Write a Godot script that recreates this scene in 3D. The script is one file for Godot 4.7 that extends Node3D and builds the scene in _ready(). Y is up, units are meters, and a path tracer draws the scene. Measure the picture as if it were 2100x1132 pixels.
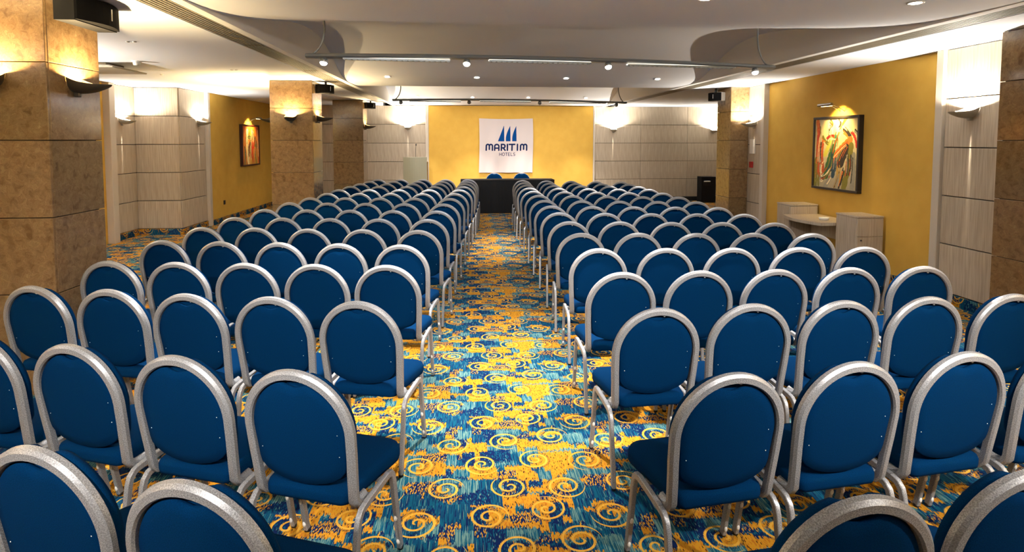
extends Node3D
# A hotel conference room set out in rows of blue chairs. World axes follow the room: -z runs to the stage wall, y is up, metres.

const EYE := 1.77
const CEIL := 2.75
var M := {}
var names := {}
var rng := RandomNumberGenerator.new()


# ------------------------------------------------------------------ main
const WARM := Color(1.0, 0.96, 0.89)
const AMBER := Color(1.0, 0.87, 0.64)
const HALOGEN := Color(1.0, 0.97, 0.94)
const TUBE_COLOR := Color(0.96, 0.97, 1.0)
const SCONCE := 9.5
const DOWN := 11.5
const SPOT := 10.0
const TUBE := 2.2


func _ready() -> void:
	var cam := Camera3D.new()
	cam.name = "camera"
	add_child(cam)
	cam.position = Vector3(0, EYE, 0)
	cam.rotation_degrees = Vector3(-3.5, -4.53, 0)
	cam.near = 0.05
	cam.far = 100.0
	cam.set_frustum(0.05 * 1132.0 / 1200.0, Vector2(0, -0.05 * (566.0 - 288.0 - 1200.0 * tan(deg_to_rad(3.5))) / 1200.0), 0.05, 100.0)
	cam.current = true
	var env := Environment.new()
	env.background_mode = Environment.BG_COLOR
	env.background_color = Color.BLACK
	env.tonemap_mode = Environment.TONE_MAPPER_LINEAR
	env.tonemap_exposure = 1.07
	env.sdfgi_enabled = true
	env.ssao_enabled = true
	env.ssil_enabled = true
	var we := WorldEnvironment.new()
	we.name = "environment"
	we.environment = env
	add_child(we)

	make_materials()
	build_room()
	pillar(-3.50, -2.82, -4.22, -4.80, "brown marble pillar at the left edge, nearest the camera")
	pillar(-3.50, -2.82, 1.50, 0.90, "added brown marble pillar behind the camera on the left")  # unseen pillar, added to carry one of the added sconces
	pillar(-3.18, -2.50, -9.87, -10.50, "brown marble pillar in the middle left beside the orange painting")
	pillar(-3.20, -2.48, -14.50, -15.10, "brown marble pillar far left near the lectern")
	pillar(4.85, 5.25, -4.40, -5.00, "brown marble pillar at the far right edge", [-1])
	pillar(4.85, 5.195, -10.43, -11.00, "brown marble pillar far right beside the red call point", [-1])
	build_fittings()
	build_stage()
	build_side_things()
	build_chairs()


# ------------------------------------------------------------------ mesh builder
class MB:
	var v := PackedVector3Array()
	var g := PackedInt32Array()
	var start := 0

	func t(a: Vector3, b: Vector3, c: Vector3, grp := -1) -> void:
		v.append(a)
		v.append(b)
		v.append(c)
		g.append(grp)

	func q(a: Vector3, b: Vector3, c: Vector3, d: Vector3, grp := -1) -> void:
		t(a, b, c, grp)
		t(a, c, d, grp)

	func t_out(a: Vector3, b: Vector3, c: Vector3, o: Vector3, grp := -1) -> void:
		if (b - a).cross(c - a).dot((a + b + c) / 3.0 - o) > 0.0:
			t(a, c, b, grp)
		else:
			t(a, b, c, grp)

	func q_out(a: Vector3, b: Vector3, c: Vector3, d: Vector3, o: Vector3, grp := -1) -> void:
		t_out(a, b, c, o, grp)
		t_out(a, c, d, o, grp)

	func seal() -> void:
		var vol := 0.0
		var o: Vector3 = v[start]
		for i in range(start, v.size(), 3):
			vol += (v[i] - o).dot((v[i + 1] - o).cross(v[i + 2] - o))
		if vol > 0.0:
			for i in range(start, v.size(), 3):
				var k := v[i + 1]
				v[i + 1] = v[i + 2]
				v[i + 2] = k
		start = v.size()

	# a box with chamfered edges
	func box(c: Vector3, s: Vector3, b := 0.004, xf := Transform3D()) -> MB:
		var h := s / 2.0
		b = minf(b, minf(h.x, minf(h.y, h.z)) * 0.6)
		var o := xf * c
		var p := {}
		for sx in [-1, 1]:
			for sy in [-1, 1]:
				for sz in [-1, 1]:
					p[[sx, sy, sz, 0]] = xf * (c + Vector3(sx * h.x, sy * (h.y - b), sz * (h.z - b)))
					p[[sx, sy, sz, 1]] = xf * (c + Vector3(sx * (h.x - b), sy * h.y, sz * (h.z - b)))
					p[[sx, sy, sz, 2]] = xf * (c + Vector3(sx * (h.x - b), sy * (h.y - b), sz * h.z))
					t_out(p[[sx, sy, sz, 0]], p[[sx, sy, sz, 1]], p[[sx, sy, sz, 2]], o)
		for s1 in [-1, 1]:
			q_out(p[[s1, -1, -1, 0]], p[[s1, 1, -1, 0]], p[[s1, 1, 1, 0]], p[[s1, -1, 1, 0]], o)
			q_out(p[[-1, s1, -1, 1]], p[[1, s1, -1, 1]], p[[1, s1, 1, 1]], p[[-1, s1, 1, 1]], o)
			q_out(p[[-1, -1, s1, 2]], p[[1, -1, s1, 2]], p[[1, 1, s1, 2]], p[[-1, 1, s1, 2]], o)
			for s2 in [-1, 1]:
				q_out(p[[s1, s2, -1, 0]], p[[s1, s2, 1, 0]], p[[s1, s2, 1, 1]], p[[s1, s2, -1, 1]], o)
				q_out(p[[s1, -1, s2, 0]], p[[s1, 1, s2, 0]], p[[s1, 1, s2, 2]], p[[s1, -1, s2, 2]], o)
				q_out(p[[-1, s1, s2, 1]], p[[1, s1, s2, 1]], p[[1, s1, s2, 2]], p[[-1, s1, s2, 2]], o)
		start = v.size()
		return self

	# a profile swept along a path that keeps the vector n square to it
	func sweep(path: Array, n: Vector3, prof: Array, sharp := true, scale := []) -> MB:
		var rings := []
		for i in path.size():
			var a: Vector3 = path[maxi(i - 1, 0)]
			var b: Vector3 = path[mini(i + 1, path.size() - 1)]
			var tan := (b - a).normalized()
			var side := tan.cross(n).normalized()
			var up := side.cross(tan).normalized()
			var k: float = 1.0 if scale.is_empty() else scale[i]
			var r := []
			for w in prof:
				r.append(path[i] + side * w.x * k + up * w.y * k)
			rings.append(r)
		var m := prof.size()
		for i in path.size() - 1:
			for j in m:
				var j2 := (j + 1) % m
				q(rings[i][j], rings[i][j2], rings[i + 1][j2], rings[i + 1][j], j + 1 if sharp else 1)
		for j in range(1, m - 1):
			t(rings[0][0], rings[0][j + 1], rings[0][j])
			t(rings[-1][0], rings[-1][j], rings[-1][j + 1])
		seal()
		return self

	# (radius, height) pairs turned round y
	func lathe(prof: Array, seg: int, xf := Transform3D(), sharp := false) -> MB:
		for i in prof.size() - 1:
			for j in seg:
				var a := TAU * j / seg
				var b := TAU * (j + 1) / seg
				var p: Vector2 = prof[i]
				var w: Vector2 = prof[i + 1]
				var p0 := xf * Vector3(p.x * cos(a), p.y, p.x * sin(a))
				var p1 := xf * Vector3(p.x * cos(b), p.y, p.x * sin(b))
				var w0 := xf * Vector3(w.x * cos(a), w.y, w.x * sin(a))
				var w1 := xf * Vector3(w.x * cos(b), w.y, w.x * sin(b))
				var gr := i + 1 if sharp else 1
				if p.x > 1e-6:
					t(p0, p1, w1, gr)
				if w.x > 1e-6:
					t(p0, w1, w0, gr)
		seal()
		return self

	# an outline in x, y scaled about c ring by ring; rings are (scale, depth), closed at both ends
	func pillow(outline: Array, c: Vector2, rings: Array, xf: Transform3D) -> MB:
		var n := outline.size()
		var rr := []
		for r in rings:
			var ring := []
			for p in outline:
				var w: Vector2 = c + (p - c) * r.x
				ring.append(xf * Vector3(w.x, w.y, r.y))
			rr.append(ring)
		for i in rr.size() - 1:
			for j in n:
				var j2 := (j + 1) % n
				q(rr[i][j], rr[i][j2], rr[i + 1][j2], rr[i + 1][j], 1)
		for e in [0, rr.size() - 1]:
			var mid: Vector3 = xf * Vector3(c.x, c.y, rings[e].y)
			for j in n:
				var j2 := (j + 1) % n
				if e == 0:
					t(mid, rr[e][j2], rr[e][j], 1)
				else:
					t(mid, rr[e][j], rr[e][j2], 1)
		seal()
		return self

	# a polygon in x, y with a depth along z from d0 to d1
	func prism(outline: Array, d0: float, d1: float, xf := Transform3D()) -> MB:
		var idx := Geometry2D.triangulate_polygon(PackedVector2Array(outline))
		var n := outline.size()
		var f := []
		var k := []
		for p in outline:
			f.append(xf * Vector3(p.x, p.y, d0))
			k.append(xf * Vector3(p.x, p.y, d1))
		for i in range(0, idx.size(), 3):
			t(f[idx[i]], f[idx[i + 1]], f[idx[i + 2]])
			t(k[idx[i]], k[idx[i + 2]], k[idx[i + 1]])
		var area := 0.0
		for j in n:
			var j2 := (j + 1) % n
			area += outline[j].x * outline[j2].y - outline[j2].x * outline[j].y
		var ta: Vector2 = outline[idx[1]] - outline[idx[0]]
		var tb: Vector2 = outline[idx[2]] - outline[idx[0]]
		var same := (area > 0.0) == (ta.cross(tb) > 0.0)
		for j in n:
			var j2 := (j + 1) % n
			if same:
				q(f[j], k[j], k[j2], f[j2])
			else:
				q(f[j], f[j2], k[j2], k[j])
		seal()
		return self

	func mesh() -> ArrayMesh:
		var st := SurfaceTool.new()
		st.begin(Mesh.PRIMITIVE_TRIANGLES)
		for i in g.size():
			st.set_smooth_group(g[i])
			st.add_vertex(v[3 * i])
			st.add_vertex(v[3 * i + 1])
			st.add_vertex(v[3 * i + 2])
		st.generate_normals()
		st.index()
		return st.commit()


# ------------------------------------------------------------------ scene helpers
func numbered(n: String) -> String:
	if not names.has(n):
		names[n] = 0
		return n
	names[n] += 1
	return "%s_%03d" % [n, names[n]]


func add(called: String, mb, mat: Material, parent: Node = self) -> MeshInstance3D:
	var o := MeshInstance3D.new()
	o.name = numbered(called) if parent == self else called
	o.mesh = mb.mesh() if mb is MB else mb
	o.material_override = mat
	parent.add_child(o, true)
	return o


func tag(o: Node, label: String, category: String, group := "") -> Node:
	o.set_meta("label", label)
	o.set_meta("category", category)
	if group:
		o.set_meta("group", group)
	return o


func thing(called: String, label: String, category: String, at := Vector3.ZERO, turn := 0.0, group := "") -> Node3D:
	var o := Node3D.new()
	o.name = numbered(called)
	add_child(o)
	o.position = at
	o.rotation.y = turn
	tag(o, label, category, group)
	return o


func struct_node(called: String) -> Node3D:
	var o := Node3D.new()
	o.name = numbered(called)
	add_child(o)
	o.set_meta("kind", "structure")
	return o


func arc(c: Vector3, u: Vector3, w: Vector3, r: float, a0: float, a1: float, n: int) -> Array:
	var out := []
	for i in n + 1:
		var a := deg_to_rad(lerpf(a0, a1, float(i) / n))
		out.append(c + u * cos(a) * r + w * sin(a) * r)
	return out


func round_profile(r: float, n := 8) -> Array:
	var out := []
	for i in n:
		out.append(Vector2(cos(TAU * i / n), sin(TAU * i / n)) * r)
	return out


func rect_profile(a: float, b: float, k: float) -> Array:
	return [Vector2(a, -b + k), Vector2(a, b - k), Vector2(a - k, b), Vector2(-a + k, b), Vector2(-a, b - k), Vector2(-a, -b + k), Vector2(-a + k, -b), Vector2(a - k, -b)]


# a flat picture: top left, top right and bottom left corners as its viewer sees them
func picture(tl: Vector3, tr: Vector3, bl: Vector3) -> ArrayMesh:
	var br := tr + bl - tl
	var st := SurfaceTool.new()
	st.begin(Mesh.PRIMITIVE_TRIANGLES)
	var n := (bl - tl).cross(tr - tl).normalized()
	for k in [[tl, 0, 0], [tr, 1, 0], [br, 1, 1], [tl, 0, 0], [br, 1, 1], [bl, 0, 1]]:
		st.set_normal(n)
		st.set_uv(Vector2(k[1], k[2]))
		st.add_vertex(k[0])
	return st.commit()


func spot(parent: Node, at: Vector3, to: Vector3, energy: float, angle: float, color: Color, size := 0.03, blend := 0.6) -> SpotLight3D:
	var l := SpotLight3D.new()
	l.name = "lamp_light"
	parent.add_child(l, true)
	l.position = at
	var d := (to - at).normalized()
	l.basis = Basis.looking_at(d, Vector3.UP if absf(d.y) < 0.95 else Vector3.RIGHT)
	l.light_energy = energy
	l.light_color = color
	l.spot_angle = angle
	l.spot_angle_attenuation = blend
	l.spot_range = 30.0
	l.spot_attenuation = 2.0
	l.light_size = size
	l.shadow_enabled = true
	return l


func area(parent: Node, at: Vector3, to: Vector3, energy: float, size: Vector2, color: Color) -> AreaLight3D:
	var l := AreaLight3D.new()
	l.name = "lamp_light"
	parent.add_child(l, true)
	l.position = at
	var d := (to - at).normalized()
	l.basis = Basis.looking_at(d, Vector3.UP if absf(d.y) < 0.95 else Vector3.BACK)
	l.light_energy = energy
	l.light_color = color
	l.area_size = size
	l.area_range = 30.0
	l.area_attenuation = 2.0
	l.shadow_enabled = true
	return l


# ------------------------------------------------------------------ materials
func mat(color: Color, rough := 0.8, metal := 0.0, spec := 0.5) -> StandardMaterial3D:
	var m := StandardMaterial3D.new()
	m.albedo_color = color
	m.roughness = rough
	m.metallic = metal
	m.metallic_specular = spec
	return m


func glow(color: Color, energy: float) -> StandardMaterial3D:
	var m := mat(Color(0.9, 0.9, 0.88), 0.5)
	m.emission_enabled = true
	m.emission = color
	m.emission_energy_multiplier = energy
	return m


func noise_tex(seed_: int, freq: float, octaves: int, ramp: Array, size := 512, warp := 0.0, w := 0, kind := FastNoiseLite.TYPE_SIMPLEX_SMOOTH) -> NoiseTexture2D:
	var n := FastNoiseLite.new()
	n.seed = seed_
	n.noise_type = kind
	n.frequency = freq
	n.fractal_octaves = octaves
	if warp > 0.0:
		n.domain_warp_enabled = true
		n.domain_warp_amplitude = warp
		n.domain_warp_frequency = freq * 1.5
	var t := NoiseTexture2D.new()
	t.noise = n
	t.width = w if w else size
	t.height = size
	t.seamless = true
	t.generate_mipmaps = false
	var gr := Gradient.new()
	var offs := PackedFloat32Array()
	var cols := PackedColorArray()
	for r in ramp:
		offs.append(r[0])
		cols.append(r[1])
	gr.offsets = offs
	gr.colors = cols
	t.color_ramp = gr
	return t


func triplanar(m: StandardMaterial3D, t: Texture2D, scale: Vector3, in_world := true) -> StandardMaterial3D:
	m.albedo_texture = t
	m.uv1_triplanar = true
	m.uv1_world_triplanar = in_world
	m.uv1_triplanar_sharpness = 8.0
	m.uv1_scale = scale
	return m


func carpet_texture() -> ImageTexture:
	var S := 1024
	var r := RandomNumberGenerator.new()
	r.seed = 41
	# 64 x 64 cells hold the patchwork; every patch is one of six yarn mixtures
	var C := 64
	var cell := PackedInt32Array()
	cell.resize(C * C)
	for k in 340:
		var kind: int = [0, 0, 0, 0, 1, 1, 2, 2, 3, 3, 5, 1, 0, 2][r.randi() % 14]
		var w := r.randi_range(4, 13)
		var h := r.randi_range(3, 9)
		var x0 := r.randi() % C
		var y0 := r.randi() % C
		for y in h:
			for x in w:
				cell[((y0 + y) % C) * C + (x0 + x) % C] = kind
	var gold := Color(0.68, 0.475, 0.11)
	var amber := Color(0.62, 0.38, 0.10)
	var navy := Color(0.02, 0.10, 0.26)
	var teal := Color(0.02, 0.27, 0.36)
	var pale := Color(0.35, 0.47, 0.45)
	var dark := Color(0.14, 0.10, 0.07)
	var mixes := [[gold, amber, 0.22], [navy, teal, 0.25], [teal, navy, 0.30], [pale, teal, 0.50], [amber, gold, 0.3], [navy, gold, 0.35]]
	var col_off := PackedInt32Array()
	for x in S:
		col_off.append(0)
	for x in range(0, S, 4):
		var j := r.randi_range(-13, 13)
		for d in 4:
			col_off[x + d] = j + r.randi_range(-3, 3)
	# yarn flecks: runs along the pile direction
	var fleck := PackedFloat32Array()
	fleck.resize(256 * 64)
	for i in fleck.size():
		fleck[i] = r.randf()
	var img := Image.create(S, S, false, Image.FORMAT_RGB8)
	for y in S:
		for x in S:
			var yy := (y + col_off[x] + S) % S
			var kind := cell[(yy >> 4) * C + (x >> 4)]
			var mx: Array = mixes[kind]
			var f := fleck[((y + (x >> 2) * 37) % S >> 4) * 256 + (x >> 2)]
			if kind == 2 or kind == 3:
				f = fleck[((x / 3) * 57 + ((y + col_off[x] * 5 + (x / 3) * 29) >> 6) * 131) % fleck.size()]
			var c: Color = mx[1] if f < mx[2] else mx[0]
			if f > 0.95:
				c = dark if kind in [0, 4] else pale
			img.set_pixel(x, y, c)
	# swirls
	var swirl := Color(0.77, 0.585, 0.22)
	var spots := [[110, 120, 112, 0.3, 1], [420, 70, 108, 2.1, -1], [760, 140, 116, 4.0, 1], [250, 370, 110, 5.0, -1], [560, 330, 112, 0.9, 1], [920, 400, 108, 3.3, -1], [90, 640, 114, 4.4, -1], [420, 610, 106, 1.7, 1], [730, 640, 114, 5.6, -1], [240, 880, 110, 2.8, 1], [560, 900, 112, 3.9, -1], [900, 880, 110, 1.0, 1]]
	for s in spots:
		var R: int = s[2]
		var turns := 2.2
		for dy in range(-R, R + 1):
			for dx in range(-R, R + 1):
				var d := sqrt(float(dx * dx + dy * dy))
				if d > R - 2:
					continue
				var a: float = atan2(float(dy), float(dx) * s[4]) + s[3]
				var ph := fposmod(d / R * turns - a / TAU, 1.0)
				var wd := 0.27 + 0.05 * sin(dx * 0.9)
				var turn_no := d / R * turns - ph
				if ph < wd and d > 8.0:
					var x: int = (s[0] + dx + S) % S
					var y: int = (s[1] + dy + S) % S
					var f := fleck[((y * 3 + x * 11) >> 3) % fleck.size()]
					img.set_pixel(x, y, swirl.lerp(gold, 0.6 if f < 0.35 else 0.0))
				elif ph > wd + 0.1 and ph < wd + 0.34 and d > 30.0:
					var x2: int = (s[0] + dx + S) % S
					var y2: int = (s[1] + dy + S) % S
					if fleck[((y2 * 5 + x2 * 7) >> 3) % fleck.size()] < 0.32:
						img.set_pixel(x2, y2, dark.lerp(navy, 0.5))
	return ImageTexture.create_from_image(img)


func stroke(img: Image, a: Vector2, b: Vector2, c: Vector2, w0: float, w1: float, col: Color) -> void:
	var S := img.get_width()
	var n := int((a.distance_to(b) + b.distance_to(c)) * S / 2.0) + 2
	for i in n + 1:
		var t := float(i) / n
		var p := a.lerp(b, t).lerp(b.lerp(c, t), t) * S
		var w := lerpf(w0, w1, t) * S * (1.0 + 0.12 * sin(t * 37.0))
		for dy in range(-int(w), int(w) + 1):
			for dx in range(-int(w), int(w) + 1):
				if dx * dx + dy * dy <= w * w:
					var x := int(p.x) + dx
					var y := int(p.y) + dy
					if x >= 0 and y >= 0 and x < S and y < S:
						img.set_pixel(x, y, col * (0.92 + 0.16 * rng.randf()))


func figures_picture(warm: bool) -> ImageTexture:
	var S := 288
	rng.seed = 7 if warm else 5
	var img := Image.create(S, S, false, Image.FORMAT_RGB8)
	for y in S:
		for x in S:
			var c := Color(0.86, 0.80, 0.62).lerp(Color(0.62, 0.58, 0.50), clampf(float(y) / S * 1.3 - 0.35, 0, 1))
			if warm:
				c = Color(0.83, 0.42, 0.12).lerp(Color(0.70, 0.50, 0.20), float(y) / S)
			img.set_pixel(x, y, c * (0.94 + 0.1 * rng.randf()))
	var rust := Color(0.72, 0.30, 0.10)
	var orange := Color(0.88, 0.45, 0.12)
	var red := Color(0.75, 0.13, 0.08)
	var green := Color(0.20, 0.38, 0.18)
	var olive := Color(0.46, 0.44, 0.12)
	var teal := Color(0.10, 0.46, 0.48)
	var ink := Color(0.16, 0.13, 0.10)
	var blue := Color(0.10, 0.24, 0.32)
	var cream := Color(0.95, 0.88, 0.72)
	var grey := Color(0.56, 0.55, 0.50)
	var L := []
	if warm:
		L = [[0.04, 0.0, 0.06, 0.5, 0.03, 1.0, 0.05, 0.04, orange], [0.95, 0.0, 0.93, 0.5, 0.97, 1.0, 0.05, 0.03, rust], [0.3, 0.12, 0.24, 0.5, 0.36, 0.98, 0.07, 0.09, cream], [0.55, 0.1, 0.5, 0.5, 0.44, 0.98, 0.06, 0.08, Color(0.80, 0.62, 0.30)], [0.66, 0.22, 0.78, 0.5, 0.6, 0.6, 0.06, 0.03, red], [0.62, 0.4, 0.5, 0.7, 0.62, 0.95, 0.03, 0.02, red], [0.36, 0.3, 0.44, 0.25, 0.52, 0.36, 0.05, 0.03, green], [0.3, 0.14, 0.22, 0.3, 0.26, 0.48, 0.012, 0.02, ink], [0.45, 0.4, 0.36, 0.62, 0.42, 0.8, 0.012, 0.01, ink], [0.62, 0.12, 0.66, 0.3, 0.56, 0.5, 0.02, 0.015, cream], [0.8, 0.5, 0.7, 0.75, 0.82, 0.98, 0.03, 0.05, olive], [0.12, 0.55, 0.2, 0.8, 0.1, 1.0, 0.03, 0.04, olive], [0.74, 0.25, 0.86, 0.5, 0.88, 0.6, 0.012, 0.012, ink]]
	else:
		L = [[0.06, 0.03, 0.12, 0.3, 0.05, 0.75, 0.05, 0.05, orange], [0.12, 0.18, 0.06, 0.45, 0.1, 0.8, 0.03, 0.04, rust], [0.05, 0.6, 0.02, 0.8, 0.04, 0.98, 0.05, 0.05, olive], [0.2, 0.3, 0.16, 0.55, 0.22, 0.75, 0.02, 0.05, rust], [0.1, 0.06, 0.14, 0.2, 0.08, 0.3, 0.012, 0.012, red], [0.38, 0.10, 0.42, 0.2, 0.36, 0.34, 0.07, 0.04, cream], [0.56, 0.10, 0.58, 0.18, 0.52, 0.30, 0.06, 0.04, cream], [0.38, 0.02, 0.44, 0.06, 0.40, 0.12, 0.014, 0.012, ink], [0.57, 0.02, 0.62, 0.07, 0.57, 0.12, 0.014, 0.012, ink], [0.74, 0.0, 0.66, 0.08, 0.6, 0.15, 0.025, 0.01, olive], [0.3, 0.28, 0.36, 0.24, 0.46, 0.25, 0.02, 0.03, red], [0.2, 0.26, 0.26, 0.34, 0.32, 0.34, 0.03, 0.02, olive], [0.4, 0.28, 0.34, 0.42, 0.26, 0.52, 0.04, 0.05, Color(0.80, 0.78, 0.30)], [0.5, 0.26, 0.52, 0.34, 0.48, 0.42, 0.045, 0.03, teal], [0.46, 0.4, 0.38, 0.55, 0.3, 0.82, 0.05, 0.08, green], [0.58, 0.2, 0.5, 0.3, 0.42, 0.6, 0.015, 0.02, olive], [0.7, 0.16, 0.78, 0.2, 0.84, 0.26, 0.045, 0.03, ink], [0.86, 0.2, 0.96, 0.26, 0.97, 0.4, 0.03, 0.02, red], [0.84, 0.3, 0.66, 0.4, 0.46, 0.56, 0.06, 0.05, orange], [0.76, 0.42, 0.66, 0.55, 0.62, 0.64, 0.08, 0.09, ink], [0.64, 0.48, 0.56, 0.6, 0.6, 0.66, 0.03, 0.05, Color(0.30, 0.18, 0.10)], [0.86, 0.38, 0.84, 0.6, 0.72, 0.98, 0.06, 0.07, olive], [0.92, 0.5, 0.94, 0.7, 0.9, 0.98, 0.04, 0.06, grey], [0.5, 0.56, 0.5, 0.7, 0.46, 0.82, 0.03, 0.05, blue], [0.44, 0.5, 0.42, 0.66, 0.34, 0.76, 0.03, 0.03, blue], [0.4, 0.72, 0.3, 0.84, 0.2, 0.88, 0.02, 0.03, cream], [0.24, 0.62, 0.14, 0.66, 0.2, 0.86, 0.012, 0.012, cream], [0.3, 0.84, 0.22, 0.9, 0.18, 0.86, 0.025, 0.02, ink], [0.56, 0.7, 0.6, 0.8, 0.52, 0.98, 0.03, 0.04, Color(0.70, 0.56, 0.26)], [0.7, 0.7, 0.66, 0.85, 0.6, 0.99, 0.012, 0.01, ink], [0.62, 0.74, 0.58, 0.9, 0.5, 0.99, 0.01, 0.01, ink], [0.4, 0.85, 0.36, 0.92, 0.28, 0.99, 0.04, 0.05, grey], [0.8, 0.5, 0.82, 0.7, 0.78, 0.8, 0.01, 0.012, ink], [0.14, 0.8, 0.1, 0.9, 0.12, 0.98, 0.02, 0.03, olive]]
	for k in L:
		stroke(img, Vector2(k[0], k[1]), Vector2(k[2], k[3]), Vector2(k[4], k[5]), k[6] * 0.8, k[7] * 0.8, k[8])
	# fine brushwork over the figures, each touch close to one of the broad ones
	for i in 110:
		var k: Array = L[rng.randi() % L.size()]
		var off := Vector2(rng.randf_range(-0.06, 0.06), rng.randf_range(-0.05, 0.05))
		var a := Vector2(k[0], k[1]) + off
		var b := Vector2(k[2], k[3]) + off
		var c := Vector2(k[4], k[5]) + off
		var t := rng.randf_range(0.0, 0.5)
		var tone: Color = [k[8], cream, rust, ink, olive, orange, grey, k[8]][rng.randi() % 8]
		stroke(img, a.lerp(b, t), b, b.lerp(c, t + 0.4), 0.005 + rng.randf() * 0.010, 0.004 + rng.randf() * 0.006, tone)
	return ImageTexture.create_from_image(img)


# a round-ended pen line through the points, in pixels
func pen(img: Image, pts: Array, w: float, col: Color) -> void:
	for i in pts.size() - 1:
		var a: Vector2 = pts[i]
		var b: Vector2 = pts[i + 1]
		for y in range(int(minf(a.y, b.y) - w) - 1, int(maxf(a.y, b.y) + w) + 2):
			for x in range(int(minf(a.x, b.x) - w) - 1, int(maxf(a.x, b.x) + w) + 2):
				var p := Vector2(x, y)
				if p.distance_to(Geometry2D.get_closest_point_to_segment(p, a, b)) <= w:
					img.set_pixel(x, y, col)


func bow(c: Vector2, rx: float, ry: float, a0: float, a1: float, n := 12) -> Array:
	var out := []
	for i in n + 1:
		var a := deg_to_rad(lerpf(a0, a1, float(i) / n))
		out.append(c + Vector2(cos(a) * rx, -sin(a) * ry))
	return out


func banner_texture() -> ImageTexture:
	var S := 768
	var img := Image.create(S, S, false, Image.FORMAT_RGB8)
	img.fill(Color(0.76, 0.72, 0.71))
	var blue := Color(0.03, 0.24, 0.48)
	var navy := Color(0.06, 0.12, 0.28)
	# three sails
	for s in [[262, 352, 352, 96, 318], [376, 440, 440, 100, 318], [466, 526, 528, 104, 318]]:
		for y in range(s[3], s[4]):
			var t: float = float(y - s[3]) / (s[4] - s[3])
			var left := lerpf(s[1] - 2, s[0], 1.0 - pow(1.0 - t, 1.35) if s[0] > 300 else t)
			if s[0] > 300:
				left = lerpf(s[1] - 2, s[0], sin(minf(t * 1.15, 1.0) * PI / 2.0))
			var right: float = lerpf(s[1], s[2], t)
			for x in range(int(left), int(right) + 1):
				img.set_pixel(x, y, blue)
	# M A R I T I M with round-shouldered letters
	var top := 362.0
	var bot := 446.0
	var w := 10.5
	for x0 in [96.0, 586.0]:
		pen(img, [Vector2(x0, bot), Vector2(x0, top + 26)] + bow(Vector2(x0 + 22, top + 26), 22, 24, 180, 0) + [Vector2(x0 + 44, bot - 12)], w, navy)
		pen(img, bow(Vector2(x0 + 66, top + 26), 22, 24, 180, 0) + [Vector2(x0 + 88, bot)], w, navy)
	pen(img, [Vector2(216, bot), Vector2(216, top + 28)] + bow(Vector2(246, top + 28), 30, 27, 180, 0) + [Vector2(276, bot)], w, navy)
	pen(img, [Vector2(216, 416), Vector2(276, 416)], w, navy)
	pen(img, [Vector2(312, bot), Vector2(312, top)] + [Vector2(338, top)] + bow(Vector2(338, top + 25), 26, 25, 90, -90) + [Vector2(320, top + 50)], w, navy)
	pen(img, [Vector2(338, top + 50), Vector2(366, bot)], w, navy)
	pen(img, [Vector2(398, top), Vector2(398, bot)], w, navy)
	pen(img, [Vector2(424, top), Vector2(502, top)], w, navy)
	pen(img, [Vector2(463, top), Vector2(463, bot)], w, navy)
	pen(img, [Vector2(542, top), Vector2(542, bot)], w, navy)
	# HOTELS, thin
	var thin := Color(0.20, 0.20, 0.32)
	var a := 482.0
	var b := 524.0
	var h := (a + b) / 2.0
	pen(img, [Vector2(286, a), Vector2(286, b)], 3.6, thin)
	pen(img, [Vector2(286, h), Vector2(314, h)], 3.6, thin)
	pen(img, [Vector2(314, a), Vector2(314, b)], 3.6, thin)
	pen(img, bow(Vector2(344, h), 17, 21, 0, 360, 20), 3.6, thin)
	pen(img, [Vector2(370, a), Vector2(400, a)], 3.6, thin)
	pen(img, [Vector2(385, a), Vector2(385, b)], 3.6, thin)
	pen(img, [Vector2(434, a), Vector2(411, a), Vector2(411, b), Vector2(434, b)], 3.6, thin)
	pen(img, [Vector2(411, h), Vector2(431, h)], 3.6, thin)
	pen(img, [Vector2(449, a), Vector2(449, b), Vector2(472, b)], 3.6, thin)
	pen(img, bow(Vector2(497, a + 11), 12, 10.5, 40, 270) + bow(Vector2(497, b - 10), 12, 10.5, 90, -140), 3.6, thin)
	return ImageTexture.create_from_image(img)


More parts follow.
